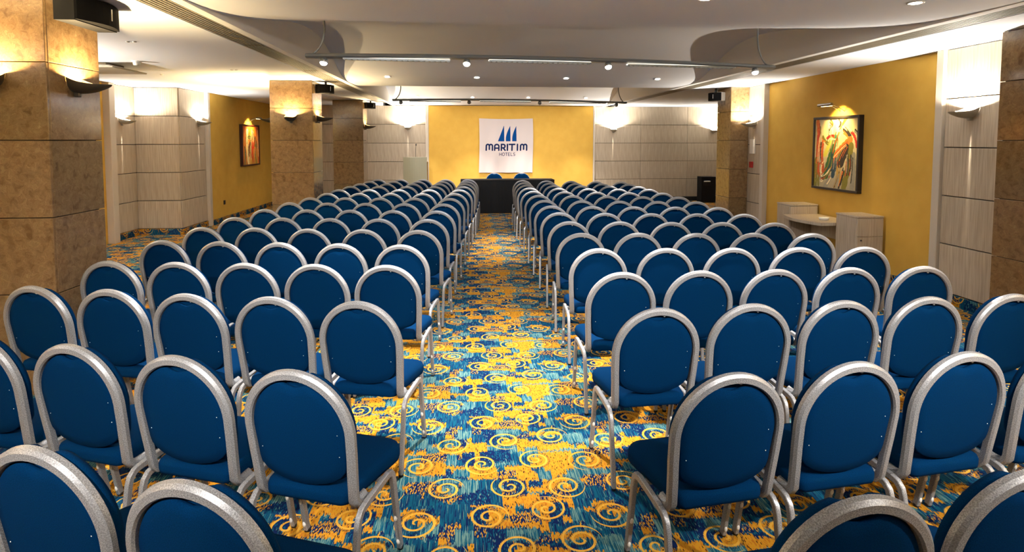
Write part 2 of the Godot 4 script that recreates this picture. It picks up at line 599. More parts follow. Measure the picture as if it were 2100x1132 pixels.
func make_materials() -> void:
	var carpet := mat(Color.WHITE, 0.95, 0.0, 0.2)
	triplanar(carpet, carpet_texture(), Vector3.ONE / 0.92)
	carpet.heightmap_enabled = false
	M.carpet = carpet
	# brown polished marble in three cuts
	var mt := noise_tex(3, 0.012, 5, [[0.0, Color(0.36, 0.27, 0.19)], [0.3, Color(0.44, 0.35, 0.26)], [0.45, Color(0.50, 0.41, 0.31)], [0.52, Color(0.43, 0.33, 0.24)], [0.62, Color(0.53, 0.44, 0.34)], [0.75, Color(0.45, 0.36, 0.26)], [1.0, Color(0.64, 0.56, 0.46)]], 1024, 90.0)
	for k in 3:
		var m := mat([Color(0.98, 0.98, 0.92), Color(0.91, 0.92, 0.85), Color(0.97, 0.96, 0.88)][k], 0.13, 0.0, 0.5)
		triplanar(m, mt, Vector3(0.85, 0.85, 0.85))
		m.uv1_offset = Vector3(0.31 * k, 0.57 * k, 0.13 * k)
		M["marble%d" % k] = m
	M.grout = mat(Color(0.20, 0.16, 0.12), 0.9)
	# pale veneer panels, grain upright
	var vt := noise_tex(9, 0.02, 4, [[0.2, Color(0.63, 0.575, 0.50)], [0.5, Color(0.68, 0.625, 0.55)], [0.8, Color(0.72, 0.665, 0.59)]], 256, 0.0, 512)
	for k in 3:
		var m := mat([Color(1, 1, 1), Color(0.97, 0.97, 0.965), Color(0.985, 0.98, 0.97)][k], 0.42, 0.0, 0.4)
		triplanar(m, vt, Vector3(5.0, 0.35, 5.0))
		m.uv1_offset = Vector3(0.37 * k, 0.21 * k, 0.11 * k)
		M["veneer%d" % k] = m
	M.joint = mat(Color(0.24, 0.20, 0.16), 0.9)
	var yt := noise_tex(21, 0.02, 3, [[0.0, Color(0.775, 0.615, 0.265)], [1.0, Color(0.805, 0.645, 0.29)]], 256)
	M.yellow = triplanar(mat(Color.WHITE, 0.75, 0.0, 0.3), yt, Vector3(0.6, 0.6, 0.6))
	M.ceiling = mat(Color(0.87, 0.885, 0.915), 0.9, 0.0, 0.2)
	M.trim = mat(Color(0.72, 0.68, 0.62), 0.5)
	M.plain_wall = mat(Color(0.74, 0.68, 0.58), 0.85)
	# chair cloth: woven flecks
	var ft := noise_tex(31, 0.25, 2, [[0.2, Color(0.002, 0.115, 0.23)], [0.8, Color(0.004, 0.16, 0.31)]], 256)
	var cloth := triplanar(mat(Color.WHITE, 0.95, 0.0, 0.12), ft, Vector3(4, 4, 4), false)
	M.cloth = cloth
	var ht := noise_tex(35, 0.16, 2, [[0.25, Color(0.45, 0.455, 0.465)], [0.6, Color(0.59, 0.595, 0.605)], [0.9, Color(0.68, 0.685, 0.695)]], 256)
	M.silver = triplanar(mat(Color.WHITE, 0.40, 0.35, 0.5), ht, Vector3(5, 5, 5), false)
	M.chrome = mat(Color(0.72, 0.72, 0.72), 0.25, 0.85)
	M.bumper = mat(Color(0.86, 0.86, 0.84), 0.4)
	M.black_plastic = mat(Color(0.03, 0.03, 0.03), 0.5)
	M.speaker = mat(Color(0.075, 0.077, 0.085), 0.7, 0.0, 0.3)
	M.grille = mat(Color(0.05, 0.05, 0.055), 0.9, 0.0, 0.2)
	M.scoop = mat(Color(0.30, 0.27, 0.22), 0.45, 0.5)
	M.scoop_pale = mat(Color(0.62, 0.60, 0.54), 0.45, 0.3)
	M.rail = mat(Color(0.52, 0.54, 0.55), 0.38, 0.5)
	M.vent = mat(Color(0.54, 0.51, 0.45), 0.6)
	M.duct = mat(Color(0.50, 0.50, 0.49), 0.6, 0.3)
	M.white_plastic = mat(Color(0.84, 0.83, 0.80), 0.5)
	M.drape = triplanar(mat(Color.WHITE, 0.95), noise_tex(51, 0.3, 2, [[0.2, Color(0.028, 0.03, 0.036)], [0.8, Color(0.05, 0.053, 0.062)]], 128), Vector3(3, 3, 3))
	M.frame = mat(Color(0.11, 0.08, 0.06), 0.45)
	M.frame_red = mat(Color(0.22, 0.08, 0.05), 0.45)
	M.lectern = mat(Color(0.55, 0.54, 0.45), 0.5)
	M.wood = mat(Color(0.42, 0.30, 0.16), 0.5)
	M.desk = triplanar(mat(Color.WHITE, 0.45), vt, Vector3(5.0, 0.35, 5.0))
	M.lip = mat(Color(0.85, 0.85, 0.85), 0.8)
	M.red = mat(Color(0.62, 0.07, 0.04), 0.5)
	M.paper = mat(Color(0.84, 0.81, 0.76), 0.7)
	M.lamp_warm = glow(Color(1.0, 0.86, 0.58), 9.0)
	M.lamp_white = glow(Color(1.0, 0.96, 0.90), 14.0)
	M.lamp_tube = glow(Color(1.0, 0.95, 0.86), 2.5)


# ------------------------------------------------------------------ the room
# height of the waved middle ceiling along the room
func wave(z: float) -> float:
	var t := fposmod((-z - 4.0) / 6.3, 1.0)
	var k := [[0.0, 2.757], [0.12, 2.778], [0.22, 2.85], [0.34, 2.98], [0.48, 3.13], [0.6, 3.19], [0.69, 3.155], [0.78, 3.03], [0.88, 2.835], [0.95, 2.768], [1.0, 2.757]]
	for i in k.size() - 1:
		if t <= k[i + 1][0]:
			var f: float = (t - k[i][0]) / (k[i + 1][0] - k[i][0])
			var p0: float = k[i - 1][1] if i > 0 else 2.768
			var p3: float = k[i + 2][1] if i + 2 < k.size() else 2.778
			return cubic_interpolate(k[i][1], k[i + 1][1], p0, p3, f)
	return 2.757


func block(parent: Node, called: String, lo: Vector3, hi: Vector3, m: Material, b := 0.003) -> MeshInstance3D:
	return add(called, MB.new().box((lo + hi) / 2.0, (hi - lo).abs(), b), m, parent)


const JOINTS := [0.12, 0.645, 1.17, 1.695, 2.22, 2.748]


# veneer panels on a wall: u runs along the wall to the right of someone who faces it, n points into the room
func panels(parent: Node, at: Vector3, u: Vector3, n: Vector3, widths: Array) -> void:
	var xf := Transform3D(Basis(u, Vector3.UP, n), at)
	var x := 0.0
	var k := 0
	for w in widths:
		for i in JOINTS.size() - 1:
			var h: float = JOINTS[i + 1] - JOINTS[i]
			add("panel", MB.new().box(Vector3(x + w / 2.0, JOINTS[i] + h / 2.0, 0.0), Vector3(w - 0.006, h - 0.011, 0.03), 0.003, xf), M["veneer%d" % ((k * 2 + i) % 3)], parent)
		x += w
		k += 1


func build_room() -> void:
	var fl := add("floor", MB.new().box(Vector3(0.75, -0.1, -6.75), Vector3(14.8, 0.2, 21.0), 0.0), M.carpet)
	fl.set_meta("kind", "structure")
	# ceiling
	var c := struct_node("ceiling")
	block(c, "side_ceiling", Vector3(-6.7, CEIL, -17.2), Vector3(-2.30, 3.7, 3.8), M.ceiling)
	block(c, "side_ceiling", Vector3(4.30, CEIL, -17.2), Vector3(8.2, 3.7, 3.8), M.ceiling)
	block(c, "ceiling_lip", Vector3(-2.06, CEIL, -17.2), Vector3(-1.97, 3.7, 3.8), M.lip)
	block(c, "ceiling_lip", Vector3(3.95, CEIL, -17.2), Vector3(4.04, 3.7, 3.8), M.lip)
	block(c, "vent_duct", Vector3(-2.30, 3.3, -17.2), Vector3(-2.06, 3.7, 3.8), M.duct)
	block(c, "vent_duct", Vector3(4.04, 3.3, -17.2), Vector3(4.30, 3.7, 3.8), M.duct)
	var w := MB.new()
	var n := 260
	for i in n:
		var za := lerpf(3.8, -17.2, float(i) / n)
		var zb := lerpf(3.8, -17.2, float(i + 1) / n)
		var ya := wave(za)
		var yb := wave(zb)
		var x0 := -1.97
		var x1 := 3.95
		w.q(Vector3(x0, ya, za), Vector3(x1, ya, za), Vector3(x1, yb, zb), Vector3(x0, yb, zb), 1)
		w.q(Vector3(x0, 3.7, za), Vector3(x0, 3.7, zb), Vector3(x1, 3.7, zb), Vector3(x1, 3.7, za), 2)
		w.q(Vector3(x0, ya, za), Vector3(x0, yb, zb), Vector3(x0, 3.7, zb), Vector3(x0, 3.7, za), 3)
		w.q(Vector3(x1, ya, za), Vector3(x1, 3.7, za), Vector3(x1, 3.7, zb), Vector3(x1, yb, zb), 4)
	for e in [[3.8, true], [-17.2, false]]:
		var z: float = e[0]
		var y := wave(z)
		if e[1]:
			w.q(Vector3(-1.97, y, z), Vector3(-1.97, 3.7, z), Vector3(3.95, 3.7, z), Vector3(3.95, y, z))
		else:
			w.q(Vector3(-1.97, y, z), Vector3(3.95, y, z), Vector3(3.95, 3.7, z), Vector3(-1.97, 3.7, z))
	w.seal()
	add("wave_ceiling", w, M.ceiling, c)

	# stage wall
	var wb := struct_node("wall_back")
	block(wb, "wall_core", Vector3(-6.7, 0.0, -17.15), Vector3(8.2, CEIL, -16.75), M.joint)
	block(wb, "painted_panel", Vector3(-1.03, 0.0, -16.75), Vector3(3.65, 2.745, -16.6), M.yellow)
	panels(wb, Vector3(-5.26, 0, -16.735), Vector3.RIGHT, Vector3.BACK, [1.25, 1.2, 1.75])
	panels(wb, Vector3(3.68, 0, -16.735), Vector3.RIGHT, Vector3.BACK, [1.4, 1.4, 1.4])
	# left side
	var wl := struct_node("wall_left")
	block(wl, "painted_wall", Vector3(-6.7, 0.0, -10.44), Vector3(-6.1, CEIL, 3.8), M.yellow)
	block(wl, "wall_core", Vector3(-6.7, 0.0, -11.41), Vector3(-6.13, CEIL, -10.44), M.joint)
	block(wl, "wall_core", Vector3(-6.7, 0.0, -12.46), Vector3(-5.34, CEIL, -11.41), M.joint)
	block(wl, "painted_wall", Vector3(-6.7, 0.0, -16.75), Vector3(-5.26, CEIL, -12.56), M.yellow)
	panels(wl, Vector3(-6.115, 0, -10.60), Vector3.FORWARD, Vector3.RIGHT, [0.79])
	panels(wl, Vector3(-6.10, 0, -11.395), Vector3.RIGHT, Vector3.BACK, [0.775])
	panels(wl, Vector3(-5.325, 0, -11.41), Vector3.FORWARD, Vector3.RIGHT, [1.05])
	# right side
	var wr := struct_node("wall_right")
	block(wr, "painted_wall", Vector3(5.25, 0.0, -5.0), Vector3(5.7, CEIL, 3.8), M.yellow)
	block(wr, "wall_core", Vector3(5.23, 0.0, -6.0), Vector3(5.7, CEIL, -5.0), M.joint)
	block(wr, "painted_wall", Vector3(5.25, 0.0, -9.82), Vector3(5.7, CEIL, -6.1), M.yellow)
	block(wr, "wall_core", Vector3(5.23, 0.0, -11.0), Vector3(5.7, CEIL, -9.92), M.joint)
	block(wr, "return_wall", Vector3(5.7, 0.0, -11.0), Vector3(8.2, CEIL, -10.8), M.plain_wall)
	block(wr, "side_wall", Vector3(8.0, 0.0, -16.75), Vector3(8.2, CEIL, -11.0), M.plain_wall)
	panels(wr, Vector3(5.215, 0, -6.0), Vector3.BACK, Vector3.LEFT, [1.0])
	panels(wr, Vector3(5.215, 0, -11.0), Vector3.BACK, Vector3.LEFT, [1.08])
	# behind the camera
	var wf := struct_node("wall_front")
	block(wf, "plain_wall", Vector3(-6.7, 0.0, 3.6), Vector3(5.7, CEIL, 3.8), M.plain_wall)
	# upright posts where veneer meets paint
	var k := 1
	for p in [[Vector3(-6.14, 0, -10.6), Vector3(-5.99, CEIL, -10.44)], [Vector3(-5.34, 0, -12.56), Vector3(-5.24, CEIL, -12.46)], [Vector3(5.16, 0, -6.1), Vector3(5.3, CEIL, -6.0)], [Vector3(5.16, 0, -9.92), Vector3(5.3, CEIL, -9.82)], [Vector3(-1.12, 0, -16.75), Vector3(-1.03, CEIL, -16.58)], [Vector3(3.65, 0, -16.75), Vector3(3.70, CEIL, -16.58)]]:
		var tr := add("trim_%d" % k, MB.new().box((p[0] + p[1]) / 2.0, p[1] - p[0], 0.006), M.trim)
		tr.set_meta("kind", "structure")
		k += 1
	# carpet turned up the foot of the walls
	var bl := struct_node("baseboard_left")
	block(bl, "carpet_strip", Vector3(-6.13, 0, -11.41), Vector3(-6.085, 0.115, -10.6), M.carpet)
	block(bl, "carpet_strip", Vector3(-6.085, 0, -11.41), Vector3(-5.30, 0.115, -11.365), M.carpet)
	block(bl, "carpet_strip", Vector3(-5.34, 0, -12.46), Vector3(-5.295, 0.115, -11.41), M.carpet)
	block(bl, "carpet_strip", Vector3(-5.26, 0, -16.7), Vector3(-5.235, 0.115, -12.56), M.carpet)
	var br := struct_node("baseboard_right")
	block(br, "carpet_strip", Vector3(5.19, 0, -6.0), Vector3(5.23, 0.115, -5.0), M.carpet)
	block(br, "carpet_strip", Vector3(5.225, 0, -9.82), Vector3(5.25, 0.115, -6.1), M.carpet)
	block(br, "carpet_strip", Vector3(5.19, 0, -10.43), Vector3(5.23, 0.115, -9.92), M.carpet)
	var bb := struct_node("baseboard_back")
	block(bb, "carpet_strip", Vector3(-5.23, 0, -16.75), Vector3(-1.12, 0.115, -16.71), M.carpet)
	block(bb, "carpet_strip", Vector3(3.70, 0, -16.75), Vector3(7.98, 0.115, -16.71), M.black_plastic)


func pillar(x0: float, x1: float, zf: float, zb: float, label: String, sides := [-1, 1]) -> void:
	var o := thing("marble_pillar", label, "pillar", Vector3((x0 + x1) / 2.0, 0, (zf + zb) / 2.0), 0.0, "marble pillars")
	var w := x1 - x0
	var d := zf - zb
	add("core", MB.new().box(Vector3(0, 1.374, 0), Vector3(w - 0.052, 2.748, d - 0.052)), M.grout, o)
	var js := [0.0, 0.18, 0.71, 1.24, 1.77, 2.30, 2.748]
	for i in js.size() - 1:
		var h: float = js[i + 1] - js[i]
		var y: float = js[i] + h / 2.0
		add("marble_slab", MB.new().box(Vector3(0, y, d / 2.0 - 0.012), Vector3(w - 0.002, h - 0.005, 0.024), 0.003), M["marble%d" % (i % 3)], o)
		for s in sides:
			add("marble_slab", MB.new().box(Vector3(s * (w / 2.0 - 0.012), y, -0.0125), Vector3(0.024, h - 0.005, d - 0.026), 0.003), M["marble%d" % ((i + 1) % 3)], o)


# ------------------------------------------------------------------ fittings
func scoop_mesh() -> MB:
	var m := MB.new()
	var ns := 12
	var na := 10
	var grid := []
	for side in 2:
		var rows := []
		for i in ns + 1:
			var s := float(i) / ns
			var w := 0.088 * sqrt(maxf(1.0 - pow(s, 1.7), 0.0)) + 0.004 - 0.003 * side
			var d := 0.10 * pow(1.0 - s, 0.8) + 0.006 - 0.005 * side
			var rim := 0.05 * pow(1.0 - s, 3.0) + 0.004 * s
			var row := []
			for j in na + 1:
				var a := deg_to_rad(lerpf(-90.0, 90.0, float(j) / na))
				row.append(Vector3(w * sin(a), rim - d * cos(a), s * 0.26))
			rows.append(row)
		grid.append(rows)
	for i in ns:
		for j in na:
			m.q(grid[0][i][j], grid[0][i][j + 1], grid[0][i + 1][j + 1], grid[0][i + 1][j], 1)
			m.q(grid[1][i][j], grid[1][i + 1][j], grid[1][i + 1][j + 1], grid[1][i][j + 1], 2)
		m.q(grid[0][i][0], grid[0][i + 1][0], grid[1][i + 1][0], grid[1][i][0])
		m.q(grid[0][i][na], grid[1][i][na], grid[1][i + 1][na], grid[0][i + 1][na])
	for j in na:
		m.q(grid[0][0][j], grid[1][0][j], grid[1][0][j + 1], grid[0][0][j + 1])
		m.q(grid[0][ns][j], grid[0][ns][j + 1], grid[1][ns][j + 1], grid[1][ns][j])
	m.seal()
	return m


var scoop: ArrayMesh
var sconce_bulb: ArrayMesh
var sconce_stem: ArrayMesh


func sconce(at: Vector3, turn_deg: float, label: String, pale: bool, slit: bool, energy := 1.0) -> void:
	var o := thing("wall_sconce", label, "sconce", at, deg_to_rad(turn_deg), "leaf-shaped uplighters on walls and pillars")
	if scoop == null:
		scoop = scoop_mesh().mesh()
		sconce_bulb = MB.new().lathe([Vector2(0, -0.045), Vector2(0.011, -0.04), Vector2(0.012, 0.04), Vector2(0, 0.045)], 10, Transform3D(Basis(Vector3.FORWARD, PI / 2), Vector3(0, -0.010, 0.085))).mesh()
		sconce_stem = MB.new().box(Vector3(0, -0.062, 0.02), Vector3(0.035, 0.05, 0.04), 0.006).mesh()
	add("leaf_shade", scoop, M.scoop_pale if pale else M.scoop, o)
	add("lamp_bulb", sconce_bulb, M.lamp_warm, o)
	add("wall_bracket", sconce_stem, M.scoop_pale if pale else M.scoop, o)
	spot(o, Vector3(0, -0.010, 0.085), Vector3(0, 1.0, 0.11), SCONCE * energy, 86.0, WARM if pale else AMBER, 0.012, 0.5)
	if slit:
		spot(o, Vector3(0, -0.095, 0.014), Vector3(0, -1.3, -0.030), 8.0, 2.6, WARM, 0.004, 0.9)


func downlight(at: Vector3, label: String, energy := 1.0, angle := 36.0) -> void:
	var o := thing("downlight", label, "downlight", at, 0.0, "recessed ceiling downlights")
	add("bezel", MB.new().lathe([Vector2(0.042, 0.004), Vector2(0.058, 0.002), Vector2(0.056, -0.006), Vector2(0.042, -0.004), Vector2(0.042, 0.004)], 20), M.white_plastic, o)
	add("lamp_lens", MB.new().lathe([Vector2(0, 0.003), Vector2(0.042, 0.003), Vector2(0.042, -0.003), Vector2(0.03, -0.008), Vector2(0, -0.010)], 16), M.lamp_white, o)
	spot(o, Vector3(0, -0.02, 0), Vector3(0, -1, 0), DOWN * energy, angle, HALOGEN, 0.035, 0.7)


func light_rail(at: Vector3, label: String, aims: Array, energy := 1.0, tube := 1.0) -> void:
	var turn := 0.10
	var o := thing("light_rail", label, "light rail", at, turn, "light rails hung across the ceiling")
	var path := []
	for i in 25:
		var x := lerpf(-2.53, 2.53, i / 24.0)
		path.append(Vector3(x, 0.03 * (1.0 - x * x / 6.4), 0))
	add("beam", MB.new().sweep(path, Vector3.UP, [Vector2(-0.065, -0.012), Vector2(-0.035, -0.022), Vector2(0.035, -0.022), Vector2(0.065, -0.012), Vector2(0.055, 0.010), Vector2(0.02, 0.022), Vector2(-0.02, 0.022), Vector2(-0.055, 0.010)]), M.rail, o)
	for s in [[-2.18, -1.12], [-0.72, 0.38], [0.79, 2.06]]:
		var xm: float = (s[0] + s[1]) / 2.0
		var y: float = 0.03 * (1.0 - xm * xm / 6.4) - 0.03
		var wdt: float = s[1] - s[0]
		var lv := Node3D.new()
		lv.name = "louvre_lamp"
		o.add_child(lv, true)
		add("lamp_tube", MB.new().box(Vector3(xm, y + 0.002, 0), Vector3(wdt, 0.008, 0.05), 0.002), M.lamp_tube, lv)
		var fins := MB.new()
		for i in int(wdt / 0.055):
			fins.box(Vector3(s[0] + 0.03 + i * 0.055, y - 0.009, 0), Vector3(0.014, 0.012, 0.056), 0.001)
		for e in [-1, 1]:
			fins.box(Vector3(xm, y - 0.007, e * 0.031), Vector3(wdt, 0.018, 0.006), 0.001)
		add("louvre_fins", fins, M.rail, lv)
		area(lv, Vector3(xm, y - 0.034, 0), Vector3(xm, y - 1.0, 0), TUBE * tube, Vector2(wdt, 0.05), TUBE_COLOR)
	var inv := o.transform.affine_inverse()
	var i := 0
	for x in [-2.36, -0.95, 0.57, 2.30]:
		var y: float = 0.03 * (1.0 - x * x / 6.4) - 0.05
		var p := Vector3(x, y, 0.02)
		var to: Vector3 = inv * aims[i]
		var d := (to - p).normalized()
		var b := Basis.looking_at(d, Vector3.UP if absf(d.y) < 0.95 else Vector3.RIGHT)
		var xf := Transform3D(b * Basis(Vector3.RIGHT, -PI / 2), p)
		var head := add("spotlight", MB.new().lathe([Vector2(0, -0.035), Vector2(0.024, -0.035), Vector2(0.034, -0.01), Vector2(0.042, 0.025), Vector2(0.038, 0.025), Vector2(0.03, 0.010), Vector2(0, 0.010)], 14, xf), M.rail, o)
		add("lamp_lens", MB.new().lathe([Vector2(0, 0.012), Vector2(0.030, 0.014), Vector2(0.035, 0.028), Vector2(0.026, 0.042), Vector2(0.012, 0.048), Vector2(0, 0.05)], 12, xf), M.lamp_white, head)
		spot(o, p + d * 0.056, to, SPOT * energy, 34.0, HALOGEN, 0.03, 1.0)
		i += 1
	for e in [-1, 1]:
		var foot := Vector3(e * 2.47, 0.012, 0)
		var wp := o.transform * Vector3(e * 2.36, 0, -0.04)
		var top := Vector3(e * 2.36, wave(wp.z) - at.y, -0.04)
		var hp := []
		for k in 9:
			var t := k / 8.0
			hp.append(foot.lerp(Vector3(e * 2.33, 0.12, -0.01), t).lerp(Vector3(e * 2.33, 0.12, -0.01).lerp(top, t), t))
		add("hanger", MB.new().sweep(hp, Vector3(0, 0, 1), round_profile(0.010, 6), false), M.rail, o)


# a black loudspeaker with a bowed front; local +z is its front
func loudspeaker(at: Vector3, turn_deg: float, size: Vector3, label: String, mount: Vector3, pale_side := false) -> void:
	var o := thing("loudspeaker", label, "loudspeaker", at, deg_to_rad(turn_deg), "loudspeakers on the pillars")
	var w := size.x / 2.0
	var d := size.z
	var flat := Transform3D(Basis(Vector3.RIGHT, Vector3.FORWARD, Vector3.UP), Vector3.ZERO)
	var h := size.y / 2.0
	add("cabinet", MB.new().prism([Vector2(-w, d / 2), Vector2(w, d / 2), Vector2(w, -d * 0.1), Vector2(-w, -d * 0.1)], -h, h, flat), M.white_plastic if pale_side else M.speaker, o)
	var bowl := [Vector2(-w, -d * 0.1 - 0.002)]
	for i in 9:
		var x := lerpf(-w, w, i / 8.0)
		bowl.append(Vector2(x, -d * 0.18 - d * 0.3 * cos(x / w * PI / 2.0)))
	bowl.append(Vector2(w, -d * 0.1 - 0.002))
	add("grille", MB.new().prism(bowl, -h + 0.006, h - 0.006, flat), M.grille, o)
	add("badge", MB.new().box(Vector3(w * 0.12, 0, d * 0.485), Vector3(0.012, size.y * 0.5, 0.01), 0.002), M.chrome, o)
	add("bracket", MB.new().box(mount / 2.0, Vector3(maxf(absf(mount.x), 0.03), maxf(absf(mount.y), 0.03), maxf(absf(mount.z), 0.03)), 0.004), M.black_plastic, o)


func vent(x0: float, x1: float, label: String, m: Material) -> void:
	var o := thing("ceiling_vent", label, "air vent", Vector3((x0 + x1) / 2.0, CEIL, -6.4), 0.0, "long slotted vents in the ceiling")
	var w := x1 - x0
	for i in 7:
		add("slat", MB.new().box(Vector3(-w / 2.0 + w * (i + 0.5) / 7.0, 0.006, 0), Vector3(w / 7.0 * 0.42, 0.006, 18.4), 0.001), m, o)
	for i in 9:
		add("cross_bar", MB.new().box(Vector3(0, 0.016, -9.0 + i * 2.25), Vector3(w, 0.014, 0.02), 0.002), m, o)


# ------------------------------------------------------------------ furniture
func capsule_outline(rx: float, ry: float, side: float, yc: float, y_low: float, sag: float, notch: float) -> Array:
	var out := []
	for i in 25:                                    # arch from right to left over the top
		var a := PI * i / 24.0
		var p := Vector2(cos(a) * rx, yc + sin(a) * ry)
		if absf(p.x) < 0.075:
			p.y -= notch * (0.5 + 0.5 * cos(p.x / 0.075 * PI))
		out.append(p)
	out.append(Vector2(-(rx + side) / 2.0, (yc + y_low + sag) / 2.0))
	for i in 13:                                    # bowed foot
		var a := PI + PI * i / 12.0
		out.append(Vector2(cos(a) * side, y_low + sag + sin(a) * sag))
	out.append(Vector2((rx + side) / 2.0, (yc + y_low + sag) / 2.0))
	return out


func make_chair(full: bool) -> Node3D:
	var o := Node3D.new()
	o.name = "chair_pattern"
	var up := Vector3(0, 0.5, 0.074).normalized()
	var nb := Vector3.RIGHT.cross(up).normalized()
	var bxf := Transform3D(Basis(Vector3.RIGHT, up, nb), Vector3(0, 0.40, 0.203))
	# hoop
	var path := []
	for s in [1, -1]:
		var leg := [bxf * Vector3(s * 0.192, -0.022, -0.085), bxf * Vector3(s * 0.196, -0.020, -0.045), bxf * Vector3(s * 0.200, -0.008, -0.014), bxf * Vector3(s * 0.201, 0.02, 0), bxf * Vector3(s * 0.205, 0.10, 0), bxf * Vector3(s * 0.211, 0.20, 0)]
		if s == 1:
			path += leg
			for i in 29:
				var a := PI * i / 28.0
				path.append(bxf * Vector3(cos(a) * 0.214, 0.290 + sin(a) * 0.222, 0))
		else:
			leg.reverse()
			path += leg
	add("back_frame", MB.new().sweep(path, nb, [Vector2(0.019, -0.010), Vector2(0.019, 0.006), Vector2(0.009, 0.016), Vector2(-0.011, 0.018), Vector2(-0.0165, 0.011), Vector2(-0.0165, -0.010), Vector2(-0.009, -0.016), Vector2(0.010, -0.016)]), M.silver, o)
	# rear panel inside the hoop, cushion in front of it
	add("back_panel", MB.new().pillow(capsule_outline(0.195, 0.201, 0.186, 0.290, 0.055, 0.100, 0.030), Vector2(0, 0.28), [Vector2(0.98, -0.012), Vector2(1.0, -0.006), Vector2(1.0, 0.000), Vector2(0.98, 0.006), Vector2(0.8, 0.010), Vector2(0.4, 0.012)], bxf), M.cloth, o)
	add("back_cushion", MB.new().pillow(capsule_outline(0.222, 0.230, 0.205, 0.290, 0.050, 0.105, 0.028), Vector2(0, 0.28), [Vector2(0.97, -0.014), Vector2(1.0, -0.020), Vector2(1.0, -0.034), Vector2(0.96, -0.048), Vector2(0.8, -0.056), Vector2(0.4, -0.060)], bxf), M.cloth, o)
	# seat
	var so := []
	for k in [[0.140, -0.125, 0.085, 0, 90], [-0.140, -0.125, 0.085, 90, 180], [-0.145, 0.185, 0.035, 180, 270], [0.145, 0.185, 0.035, 270, 360]]:
		for i in 7:
			var a := deg_to_rad(lerpf(k[3], k[4], i / 6.0))
			so.append(Vector2(k[0] + cos(a) * k[2], k[1] * -1.0 + sin(a) * k[2]))
	var sxf := Transform3D(Basis(Vector3.RIGHT, Vector3.FORWARD, Vector3.UP), Vector3.ZERO)
	add("seat", MB.new().pillow(so, Vector2(0, -0.01), [Vector2(0.93, 0.388), Vector2(0.985, 0.392), Vector2(1.0, 0.406), Vector2(1.0, 0.428), Vector2(0.975, 0.443), Vector2(0.85, 0.453), Vector2(0.4, 0.458)], sxf), M.cloth, o)
	# legs and rails of bent square tube
	var prof := rect_profile(0.014, 0.0105, 0.003)
	for s in [-1, 1]:
		var x: float = s * 0.230
		var front := [Vector3(x, 0.012, -0.125), Vector3(x, 0.2, -0.088), Vector3(x, 0.345, -0.062), Vector3(x, 0.372, -0.054), Vector3(x, 0.389, -0.038), Vector3(x, 0.394, -0.012)]
		var rail := [Vector3(x, 0.394, -0.012), Vector3(x, 0.389, 0.08), Vector3(x, 0.382, 0.175)]
		var rear := [Vector3(x, 0.382, 0.175), Vector3(x, 0.376, 0.202), Vector3(x, 0.358, 0.222), Vector3(x, 0.33, 0.232), Vector3(x, 0.18, 0.256), Vector3(x, 0.012, 0.285)]
		var fl := add("leg", MB.new().sweep(front, Vector3.RIGHT, prof), M.silver, o)
		add("seat_rail", MB.new().sweep(rail, Vector3.RIGHT, prof), M.silver, o)
		var rl := add("leg", MB.new().sweep(rear, Vector3.RIGHT, prof), M.silver, o)
		if full:
			for y in [0.165, 0.045]:
				add("bumper", MB.new().lathe([Vector2(0, 0.006), Vector2(0.007, 0.005), Vector2(0.009, 0), Vector2(0, 0)], 8, Transform3D(Basis(Vector3.RIGHT, PI / 2).scaled(Vector3(1, 1.7, 1)), Vector3(x, y, -0.125 + (y - 0.012) * 0.197 + 0.012))), M.bumper, fl)
			for g in [[fl, -0.126], [rl, 0.286]]:
				add("foot_glide", MB.new().lathe([Vector2(0, 0), Vector2(0.013, 0), Vector2(0.014, 0.014), Vector2(0, 0.016)], 8, Transform3D(Basis(), Vector3(x, 0, g[1]))), M.black_plastic, g[0])
	for z in [0.0, 0.115]:
		add("crossbar", MB.new().box(Vector3(0, 0.380, z), Vector3(0.442, 0.02, 0.024), 0.004), M.silver, o)
	if full:
		add("clip", MB.new().box(bxf * Vector3(0.03, 0.490, 0.0), Vector3(0.012, 0.012, 0.010), 0.003), M.bumper, o)
		for p in [Vector2(-0.165, 0.20), Vector2(0.165, 0.20), Vector2(0.165, 0.29)]:
			add("screw", MB.new().lathe([Vector2(0, 0.003), Vector2(0.0018, 0.002), Vector2(0.002, 0), Vector2(0, 0)], 6, Transform3D(bxf.basis * Basis(Vector3.RIGHT, PI / 2), bxf * Vector3(p.x, p.y, 0.0075))), M.bumper, o)
	return o


const ORD := ["first", "second", "third", "fourth", "fifth", "sixth", "seventh", "eighth", "ninth", "tenth", "eleventh", "twelfth", "thirteenth", "fourteenth", "fifteenth", "sixteenth"]

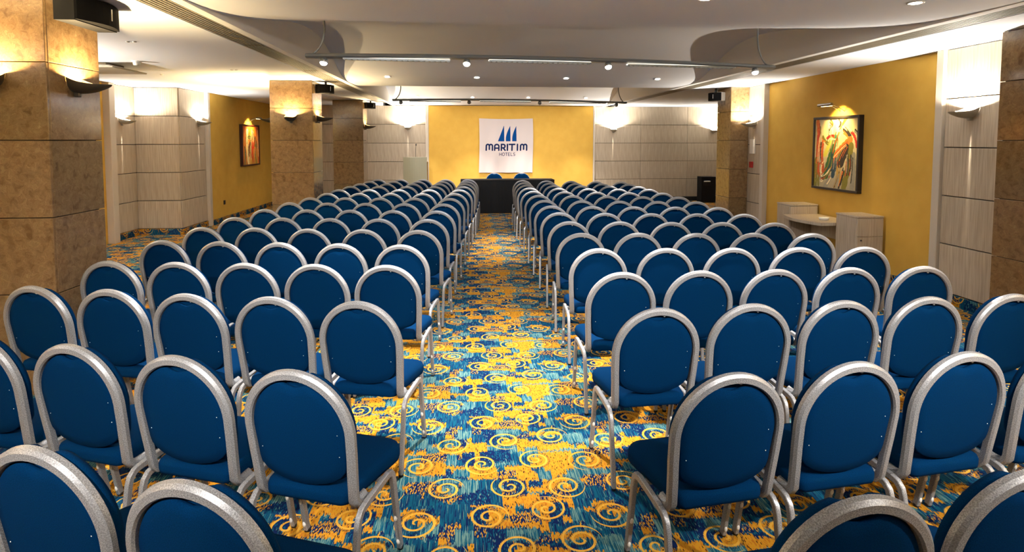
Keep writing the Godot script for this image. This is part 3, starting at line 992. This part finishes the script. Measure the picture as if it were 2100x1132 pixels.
# where the hoop tops stand: [aisle x, aisle z, outer x, outer z] of each row, counted from the camera
const LEFT_ROWS := [[-0.69, -1.47, -2.70, -2.20], [-0.64, -2.17, -2.65, -2.84], [-0.57, -3.09, -2.52, -3.56], [-0.54, -3.97, -2.51, -4.28], [-0.53, -4.77, -2.57, -5.14], [-0.45, -5.52, -2.57, -5.90], [-0.41, -6.31, -2.54, -6.63], [-0.35, -7.07, -2.47, -7.39], [-0.30, -7.86, -2.40, -8.17], [-0.24, -8.60, -2.30, -8.86], [-0.18, -9.36, -2.22, -9.58], [-0.11, -10.08, -2.19, -10.30], [-0.05, -10.80, -2.13, -11.00], [-0.01, -11.50, -2.07, -11.68], [0.02, -12.12, -1.99, -12.30], [0.05, -12.74, -1.91, -12.90]]
const RIGHT_ROWS := [[0.94, -1.28, 3.00, -1.50], [0.97, -2.00, 3.02, -2.26], [0.97, -2.84, 3.01, -2.95], [1.00, -3.65, 3.07, -3.66], [1.04, -4.47, 3.16, -4.37], [1.05, -5.24, 3.15, -5.06], [1.08, -6.02, 3.17, -5.74], [1.10, -6.78, 3.20, -6.46], [1.11, -7.50, 3.19, -7.15], [1.12, -8.22, 3.19, -7.85], [1.13, -8.98, 3.19, -8.53], [1.13, -9.69, 3.17, -9.18], [1.14, -10.40, 3.18, -9.92], [1.16, -11.08, 3.18, -10.56], [1.18, -11.70, 3.17, -11.15], [1.21, -12.36, 3.18, -11.76]]


func place_chair(pattern: Node3D, top: Vector2, turn: float, label: String, group: String) -> void:
	var c := pattern.duplicate()
	c.name = numbered("conference_chair")
	add_child(c)
	var lean := Vector3(0, 0, 0.278)
	c.rotation.y = turn
	c.position = Vector3(top.x, 0, top.y) - c.basis * lean
	tag(c, label, "chair", group)


func build_chairs() -> void:
	var full := make_chair(true)
	var far := make_chair(false)
	rng.seed = 12
	for side in 2:
		var rows: Array = LEFT_ROWS if side == 0 else RIGHT_ROWS
		var where: String = "left" if side == 0 else "right"
		for r in rows.size():
			var k: Array = rows[r]
			var a := Vector2(k[0], k[1])
			var b := Vector2(k[2], k[3])
			var u := (b - a).normalized() if side == 1 else (a - b).normalized()
			var turn := atan2(-u.y, u.x)
			var count: int = [2, 4][r] if r < 2 else 5
			for c in count:
				var p := a.lerp(b, c / 4.0)
				p += Vector2(0, rng.randf_range(-0.012, 0.012))
				var col: String = "at the aisle" if c == 0 else "%s from the aisle" % ORD[c]
				place_chair(full if r < 9 else far, p, turn + rng.randf_range(-0.012, 0.012), "blue silver-hooped chair %s, %s row from camera, %s side" % [col, ORD[r], where], "blue chairs in rows on the %s of the aisle" % where)
	for k in [[0.74, "left"], [1.46, "right"]]:
		place_chair(far, Vector2(k[0], -15.25), PI + (0.05 if k[1] == "left" else -0.04), "blue chair behind the black stage table, %s of the two" % k[1], "two chairs behind the stage table")
	full.free()
	far.free()


func build_stage() -> void:
	# draped table
	var t := thing("stage_table", "long table under a floor-length black cloth before the yellow wall", "table", Vector3(1.02, 0, -14.40))
	var plan := []
	var hw := 1.14
	var hd := 0.27
	for i in 57:
		var x := lerpf(-hw, hw, i / 56.0)
		plan.append(Vector2(x, -hd - 0.006 * sin(i * 1.3) - 0.004 * sin(i * 2.7)))
	for i in 15:
		plan.append(Vector2(hw + 0.006 * sin(i * 1.4), lerpf(-hd, hd, (i + 0.5) / 15.0)))
	plan.append(Vector2(hw, hd))
	plan.append(Vector2(-hw, hd))
	for i in 15:
		plan.append(Vector2(-hw - 0.006 * sin(i * 1.4), lerpf(hd, -hd, (i + 0.5) / 15.0)))
	add("cloth_skirt", MB.new().prism(plan, 0.004, 0.795, Transform3D(Basis(Vector3.RIGHT, Vector3.FORWARD, Vector3.UP), Vector3.ZERO)), M.drape, t)
	add("cloth_top", MB.new().box(Vector3(0, 0.804, 0), Vector3(hw * 2 + 0.01, 0.018, hd * 2 + 0.01), 0.006), M.drape, t)
	# lectern
	var l := thing("lectern", "grey-white lectern with curved front left of the yellow stage wall", "lectern", Vector3(-1.33, 0, -15.75))
	var bowed := []
	for i in 11:
		var x := lerpf(-0.31, 0.31, i / 10.0)
		bowed.append(Vector2(x, -0.16 - 0.05 * cos(x / 0.31 * PI / 2.0)))
	bowed.append(Vector2(0.31, -0.13))
	bowed.append(Vector2(-0.31, -0.13))
	var flat := Transform3D(Basis(Vector3.RIGHT, Vector3.FORWARD, Vector3.UP), Vector3.ZERO)
	add("front_panel", MB.new().prism(bowed, 0.0, 1.33, flat), M.lectern, l)
	for s in [-1, 1]:
		add("side_panel", MB.new().box(Vector3(s * 0.30, 0.60, -0.06), Vector3(0.03, 1.2, 0.38)), M.wood, l)
	add("reading_shelf", MB.new().box(Vector3(0, 1.2, -0.06), Vector3(0.57, 0.03, 0.36), 0.004), M.wood, l)
	var mic := thing("microphone", "thin black gooseneck microphone rising from the lectern", "microphone", Vector3(-1.33, 1.216, -15.75))
	add("stand_base", MB.new().lathe([Vector2(0, 0), Vector2(0.04, 0), Vector2(0.035, 0.02), Vector2(0, 0.022)], 14), M.black_plastic, mic)
	add("gooseneck", MB.new().sweep([Vector3(0, 0.02, 0), Vector3(0, 0.2, 0), Vector3(0.005, 0.33, -0.01), Vector3(0.01, 0.42, -0.03)], Vector3.BACK, round_profile(0.006, 6), false), M.black_plastic, mic)
	add("capsule", MB.new().lathe([Vector2(0, -0.03), Vector2(0.014, -0.025), Vector2(0.018, 0.02), Vector2(0, 0.035)], 10, Transform3D(Basis(), Vector3(0.012, 0.44, -0.035))), M.black_plastic, mic)
	# banner: a hanging square of cloth with soft folds
	var st := SurfaceTool.new()
	st.begin(Mesh.PRIMITIVE_TRIANGLES)
	var n := 48
	for face in 2:
		for j in n + 1:
			for i in n + 1:
				var u := float(i) / n
				var v := float(j) / n
				var fold := 0.014 * sin(u * 23.0 + v * 2.0) * (0.3 + v) + 0.012 * sin((u - 0.5) * 9.0 * (0.6 + v)) * v
				fold += 0.016 * sin(v * 5.0) * (u - 0.5) * (u - 0.5) * 4.0
				var sag := 0.02 * sin(u * PI) * (1.0 - v)
				st.set_uv(Vector2(u, v))
				st.add_vertex(Vector3(-0.76 + 1.52 * u + 0.012 * sin(v * 4.0), -1.53 * v - sag, fold - 0.003 * face))
	for face in 2:
		var o := face * (n + 1) * (n + 1)
		for j in n:
			for i in n:
				var a := o + j * (n + 1) + i
				var q := [a, a + 1, a + n + 2, a, a + n + 2, a + n + 1] if face == 0 else [a, a + n + 2, a + 1, a, a + n + 1, a + n + 2]
				for x in q:
					st.add_index(x)
	st.generate_normals()
	var bm := mat(Color.WHITE, 0.9, 0.0, 0.2)
	bm.albedo_texture = banner_texture()
	var ban := thing("hotel_banner", "white cloth banner with three blue sails and MARITIM HOTELS lettering", "banner", Vector3(1.14, 2.39, -16.52))
	add("cloth", st.commit(), bm, ban)
	for s in [-1, 1]:
		add("pin", MB.new().lathe([Vector2(0, -0.03), Vector2(0.006, -0.03), Vector2(0.008, 0.02), Vector2(0, 0.02)], 8, Transform3D(Basis(Vector3.RIGHT, PI / 2), Vector3(s * 0.75, -0.01, -0.03))), M.chrome, ban)
	# dark bin in the far right corner
	var bin := thing("waste_bin", "dark grey upright bin with a dark painted opening by the far right wall", "bin", Vector3(6.88, 0, -16.25))
	add("body", MB.new().box(Vector3(0, 0.37, 0), Vector3(0.42, 0.74, 0.32), 0.008), M.speaker, bin)
	add("painted_slot", MB.new().box(Vector3(-0.05, 0.54, 0.161), Vector3(0.20, 0.10, 0.012), 0.003), M.black_plastic, bin)  # black plate in place of an opening, its inner shade given as colour
	add("flap", MB.new().box(Vector3(-0.05, 0.605, 0.168), Vector3(0.20, 0.035, 0.02), 0.004), M.chrome, bin)


func build_side_things() -> void:
	# writing desk on the right wall
	for k in [[-7.10, 0.36, 0.40, "right"], [-8.45, 0.44, 0.34, "left"]]:
		var near: bool = k[3] == "right"
		var c := thing("pedestal_cabinet", "pale wood pedestal with keyhole, near end of wall desk" if near else "pale wood pedestal at far end of the wall desk", "cabinet", Vector3(5.222 - k[1] / 2.0, 0, k[0]), 0.0, "pedestals of the desk under the large painting")
		add("body", MB.new().box(Vector3(0, 0.40, 0), Vector3(k[1], 0.80, k[2]), 0.004), M.desk, c)
		add("top", MB.new().box(Vector3(0, 0.812, 0), Vector3(k[1] + 0.004, 0.022, k[2] + 0.02), 0.004), M.desk, c)
		var dr := add("drawer", MB.new().box(Vector3(0, 0.68, k[2] / 2.0 + 0.006), Vector3(k[1] - 0.02, 0.22, 0.014), 0.002), M.desk, c)
		add("door", MB.new().box(Vector3(0, 0.30, k[2] / 2.0 + 0.006), Vector3(k[1] - 0.02, 0.52, 0.014), 0.002), M.desk, c)
		if near:
			add("lock", MB.new().lathe([Vector2(0, -0.004), Vector2(0.011, -0.004), Vector2(0.010, 0.005), Vector2(0, 0.006)], 10, Transform3D(Basis(Vector3.RIGHT, PI / 2), Vector3(-0.12, 0.52, k[2] / 2.0 + 0.015))), M.black_plastic, c)
	var top := thing("desk_top", "pale curved desk top spanning two pedestals under the large painting", "desk", Vector3(5.22, 0.66, -7.80))
	var plan := [Vector2(0, 0.46), Vector2(0, -0.46)]
	for i in 13:
		var z := lerpf(-0.46, 0.46, i / 12.0)
		plan.append(Vector2(-0.54 - 0.10 * cos(z / 0.46 * PI / 2.0), z))
	add("slab", MB.new().prism(plan, -0.02, 0.02, Transform3D(Basis(Vector3.RIGHT, Vector3.BACK, Vector3.DOWN), Vector3.ZERO)), M.desk, top)
	add("back_apron", MB.new().box(Vector3(-0.10, -0.14, 0), Vector3(0.02, 0.24, 0.90), 0.003), M.desk, top)
	var dish := thing("ash_tray", "small white dish on the curved desk top", "dish", Vector3(4.90, 0.681, -7.62))
	add("bowl", MB.new().lathe([Vector2(0, 0), Vector2(0.055, 0), Vector2(0.068, 0.034), Vector2(0.06, 0.036), Vector2(0.048, 0.014), Vector2(0, 0.012)], 20), M.white_plastic, dish)

	# paintings with picture lights
	var p := thing("painting", "large abstract painting of tall figures in a black frame, right wall", "painting", Vector3(5.25, 1.585, -7.88))
	var pm := mat(Color.WHITE, 0.55)
	pm.albedo_texture = figures_picture(false)
	add("canvas", picture(Vector3(-0.052, 0.49, -0.48), Vector3(-0.052, 0.49, 0.48), Vector3(-0.052, -0.49, -0.48)), pm, p)
	frame(p, 0.49, 0.48, 0.035, 0.07, -1, M.frame)
	var p2 := thing("painting", "orange painting of slim figures in a red-brown frame, left wall", "painting", Vector3(-5.26, 1.655, -14.72))
	var pm2 := mat(Color.WHITE, 0.55)
	pm2.albedo_texture = figures_picture(true)
	add("canvas", picture(Vector3(0.052, 0.46, 0.54), Vector3(0.052, 0.46, -0.54), Vector3(0.052, -0.46, 0.54)), pm2, p2)
	frame(p2, 0.46, 0.54, 0.035, 0.07, 1, M.frame_red)
	picture_light(Vector3(5.25, 2.235, -7.82), -1, "slim chrome picture light above the large painting")
	picture_light(Vector3(-5.26, 2.28, -14.72), 1, "slim picture light above the orange painting on left wall")

	# small wall fittings
	tag(add("wall_socket", MB.new().box(Vector3(-5.255, 0.42, -13.18), Vector3(0.012, 0.09, 0.09), 0.003), M.black_plastic), "small dark socket low on the yellow left wall", "socket")
	tag(add("fire_call_point", MB.new().box(Vector3(5.185, 1.33, -10.28), Vector3(0.03, 0.11, 0.11), 0.006), M.red), "small red fire call point on the veneer beside right pillar", "alarm")
	tag(add("notice", MB.new().box(Vector3(5.192, 1.66, -10.26), Vector3(0.012, 0.26, 0.2), 0.002), M.paper), "pale framed notice above the red fire call point", "notice")


func frame(parent: Node3D, hy: float, hz: float, w: float, d: float, side: int, m: Material) -> void:
	for s in [-1, 1]:
		add("frame_rail", MB.new().box(Vector3(side * d / 2.0, s * (hy + w / 2.0), 0), Vector3(d, w, hz * 2 + w * 2), 0.004), m, parent)
		add("frame_stile", MB.new().box(Vector3(side * d / 2.0, 0, s * (hz + w / 2.0)), Vector3(d, hy * 2, w), 0.004), m, parent)
	add("backing", MB.new().box(Vector3(side * 0.024, 0, 0), Vector3(0.046, hy * 2, hz * 2), 0.002), m, parent)


func picture_light(at: Vector3, side: int, label: String) -> void:
	var o := thing("picture_light", label, "picture light", at)
	add("hood", MB.new().sweep([Vector3(side * 0.26, 0.03, -0.15), Vector3(side * 0.26, 0.03, 0.15)], Vector3.UP, round_profile(0.022, 10), false), M.chrome, o)
	for z in [-0.05, 0.05]:
		add("arm", MB.new().sweep([Vector3(0, -0.06, z), Vector3(side * 0.10, 0.0, z), Vector3(side * 0.2, 0.03, z), Vector3(side * 0.25, 0.03, z)], Vector3.BACK, round_profile(0.005, 6), false), M.chrome, o)
	add("lamp_strip", MB.new().box(Vector3(side * 0.236, 0.010, 0), Vector3(0.014, 0.008, 0.24), 0.002), M.lamp_warm, o)
	spot(o, Vector3(side * 0.225, 0.0, 0), Vector3(side * 0.03, -0.24, 0), 1.8, 56.0, Color(1.0, 0.85, 0.5), 0.03, 0.6)


func build_fittings() -> void:
	sconce(Vector3(-6.098, 2.12, -10.95), 90, "bright wall sconce nearest the left pillar, on left veneer wall", true, true, 0.28)
	sconce(Vector3(-5.308, 2.13, -12.16), 90, "wall sconce on left veneer corner beside the yellow wall", true, true, 0.28)
	sconce(Vector3(-1.62, 2.13, -16.718), 0, "bright wall sconce above the lectern", true, true, 0.6)
	sconce(Vector3(4.26, 2.08, -16.718), 0, "bright wall sconce on veneer right of the yellow stage wall", true, true, 0.6)
	sconce(Vector3(7.25, 2.06, -16.718), 0, "wall sconce in the far right corner, half behind a pillar", true, false, 0.6)
	sconce(Vector3(5.198, 2.06, -5.66), -90, "large bright wall sconce at far right edge beside marble pillar", true, true, 0.45)
	sconce(Vector3(5.198, 2.07, -10.20), -90, "bright wall sconce above the red fire call point", true, true, 0.45)
	sconce(Vector3(-3.17, 2.17, -4.218), 0, "dark sconce on the front of the nearest left pillar", false, false, 0.28)
	sconce(Vector3(-2.818, 2.17, -4.50), 90, "dark sconce on aisle side of the nearest left pillar", false, false, 0.28)
	sconce(Vector3(-2.84, 2.14, -9.868), 0, "dark sconce on the front of the middle left pillar", false, false, 0.27)
	sconce(Vector3(-2.498, 2.15, -10.18), 90, "dark sconce on aisle side of the middle left pillar", false, false, 0.27)
	sconce(Vector3(-3.182, 2.13, -10.18), -90, "dark sconce on wall side of the middle left pillar", false, false, 0.8)
	sconce(Vector3(-2.478, 2.12, -14.80), 90, "sconce on aisle side of the far left pillar", false, false, 0.27)
	# unseen sconces, added beside and behind the camera to light the ceiling
	sconce(Vector3(5.248, 2.08, -1.6), -90, "added unseen sconce on the right wall beside the camera", true, false, 2.0)
	sconce(Vector3(5.248, 2.08, 1.6), -90, "added unseen sconce on the right wall behind the camera", true, false, 0.8)
	sconce(Vector3(-6.098, 2.12, -1.6), 90, "added unseen sconce on the left wall beside the camera", true, false, 2.0)
	sconce(Vector3(-6.098, 2.12, -6.2), 90, "added unseen sconce on the left wall behind nearest pillar", true, false, 5.5)
	sconce(Vector3(-2.818, 2.17, 1.2), 90, "added unseen sconce on aisle side of the pillar behind the camera", true, false, 1.0)
	# downlights in the troughs of the middle ceiling
	var row_name := {-4.02: "near camera", -9.7: "between the two light rails", -15.6: "nearest the stage wall", 2.2: "behind the camera"}
	for z in [-4.02, -9.7, -15.6]:
		var i := 0
		for x in [-1.26, 0.19, 1.67, 3.22]:
			downlight(Vector3(x, wave(z) - 0.002, z), "round ceiling downlight, %s from left, row %s" % [ORD[i], row_name[z]], 1.35 if z > -5.0 else 1.0)
			i += 1
	light_rail(Vector3(0.96, 2.60, -6.2), "grey light rail with spots and louvres, nearer of two", [Vector3(-1.6, 0, -5.2), Vector3(-0.2, 0, -5.0), Vector3(1.6, 0, -5.2), Vector3(3.2, 0, -5.4)], 0.6, 1.0)
	light_rail(Vector3(1.02, 2.60, -12.5), "grey light rail with spots and louvres, nearer the stage", [Vector3(-0.6, 1.2, -16.6), Vector3(0.6, 1.3, -16.6), Vector3(1.8, 1.3, -16.6), Vector3(3.2, 1.2, -16.6)], 0.75, 1.0)
	light_rail(Vector3(0.96, 2.60, 0.1), "grey light rail over the photographer, out of the picture", [Vector3(-1.3, 0.5, -3.4), Vector3(-0.9, 0.6, -6.0), Vector3(1.9, 0.6, -5.0), Vector3(1.7, 0.5, -2.6)], 1.3, 0.1)
	# side ceiling on the left
	for k in [[-3.30, -6.15, "nearer"], [-3.20, -8.48, "farther"]]:
		var o := thing("twin_downlight", "pair of tiny ceiling lights over left side, %s pair" % k[2], "downlight", Vector3(k[0], CEIL, k[1]), 0.0, "tiny twin lights in the left ceiling")
		for s in [-1, 1]:
			add("lamp_lens", MB.new().lathe([Vector2(0, 0.001), Vector2(0.018, 0.001), Vector2(0.016, -0.006), Vector2(0, -0.008)], 12, Transform3D(Basis(), Vector3(s * 0.032, -0.002, 0))), M.white_plastic, o)
	tag(add("ceiling_button", MB.new().lathe([Vector2(0, 0), Vector2(0.022, 0), Vector2(0.018, -0.014), Vector2(0, -0.016)], 12, Transform3D(Basis(), Vector3(-4.48, CEIL - 0.001, -9.12))), M.white_plastic), "tiny white ceiling fitting behind the flat diffuser plate", "fitting")
	var sd := thing("smoke_detector", "white smoke detector on left ceiling above the diffuser plate", "smoke detector", Vector3(-4.05, CEIL, -7.65))
	add("base", MB.new().lathe([Vector2(0, 0), Vector2(0.055, 0), Vector2(0.055, -0.015), Vector2(0, -0.015)], 18, Transform3D(), true), M.white_plastic, sd)
	add("head", MB.new().lathe([Vector2(0, -0.015), Vector2(0.042, -0.015), Vector2(0.036, -0.05), Vector2(0, -0.056)], 18), M.white_plastic, sd)
	var df := thing("ceiling_diffuser", "flat square air diffuser plate hung below the left ceiling", "air diffuser", Vector3(-4.70, CEIL, -8.0))
	add("plate", MB.new().box(Vector3(0, -0.075, 0), Vector3(0.78, 0.018, 0.78), 0.006), M.vent, df)
	add("rim", MB.new().box(Vector3(0, -0.055, 0), Vector3(0.62, 0.02, 0.62), 0.004), M.white_plastic, df)
	add("neck", MB.new().box(Vector3(0, -0.024, 0), Vector3(0.4, 0.045, 0.4), 0.004), M.vent, df)
	vent(-2.30, -2.06, "long dark slotted air vent along the left ceiling edge", M.vent)
	vent(4.04, 4.30, "long pale slotted air vent along the right ceiling edge", M.vent)
	# loudspeakers
	loudspeaker(Vector3(-2.62, 2.66, -4.42), 90, Vector3(0.48, 0.17, 0.22), "large black loudspeaker on the nearest left pillar", Vector3(0, 0, -0.20))
	loudspeaker(Vector3(-2.33, 2.63, -10.1), 50, Vector3(0.28, 0.15, 0.2), "small black loudspeaker on the middle left pillar", Vector3(0, 0.12, 0))
	loudspeaker(Vector3(-2.34, 2.63, -14.8), 50, Vector3(0.26, 0.15, 0.2), "small black loudspeaker on the far left pillar", Vector3(0, 0.12, 0))
	loudspeaker(Vector3(4.70, 2.59, -10.75), -60, Vector3(0.28, 0.16, 0.22), "small dark loudspeaker with pale side on right pillar", Vector3(0, 0.16, 0), true)
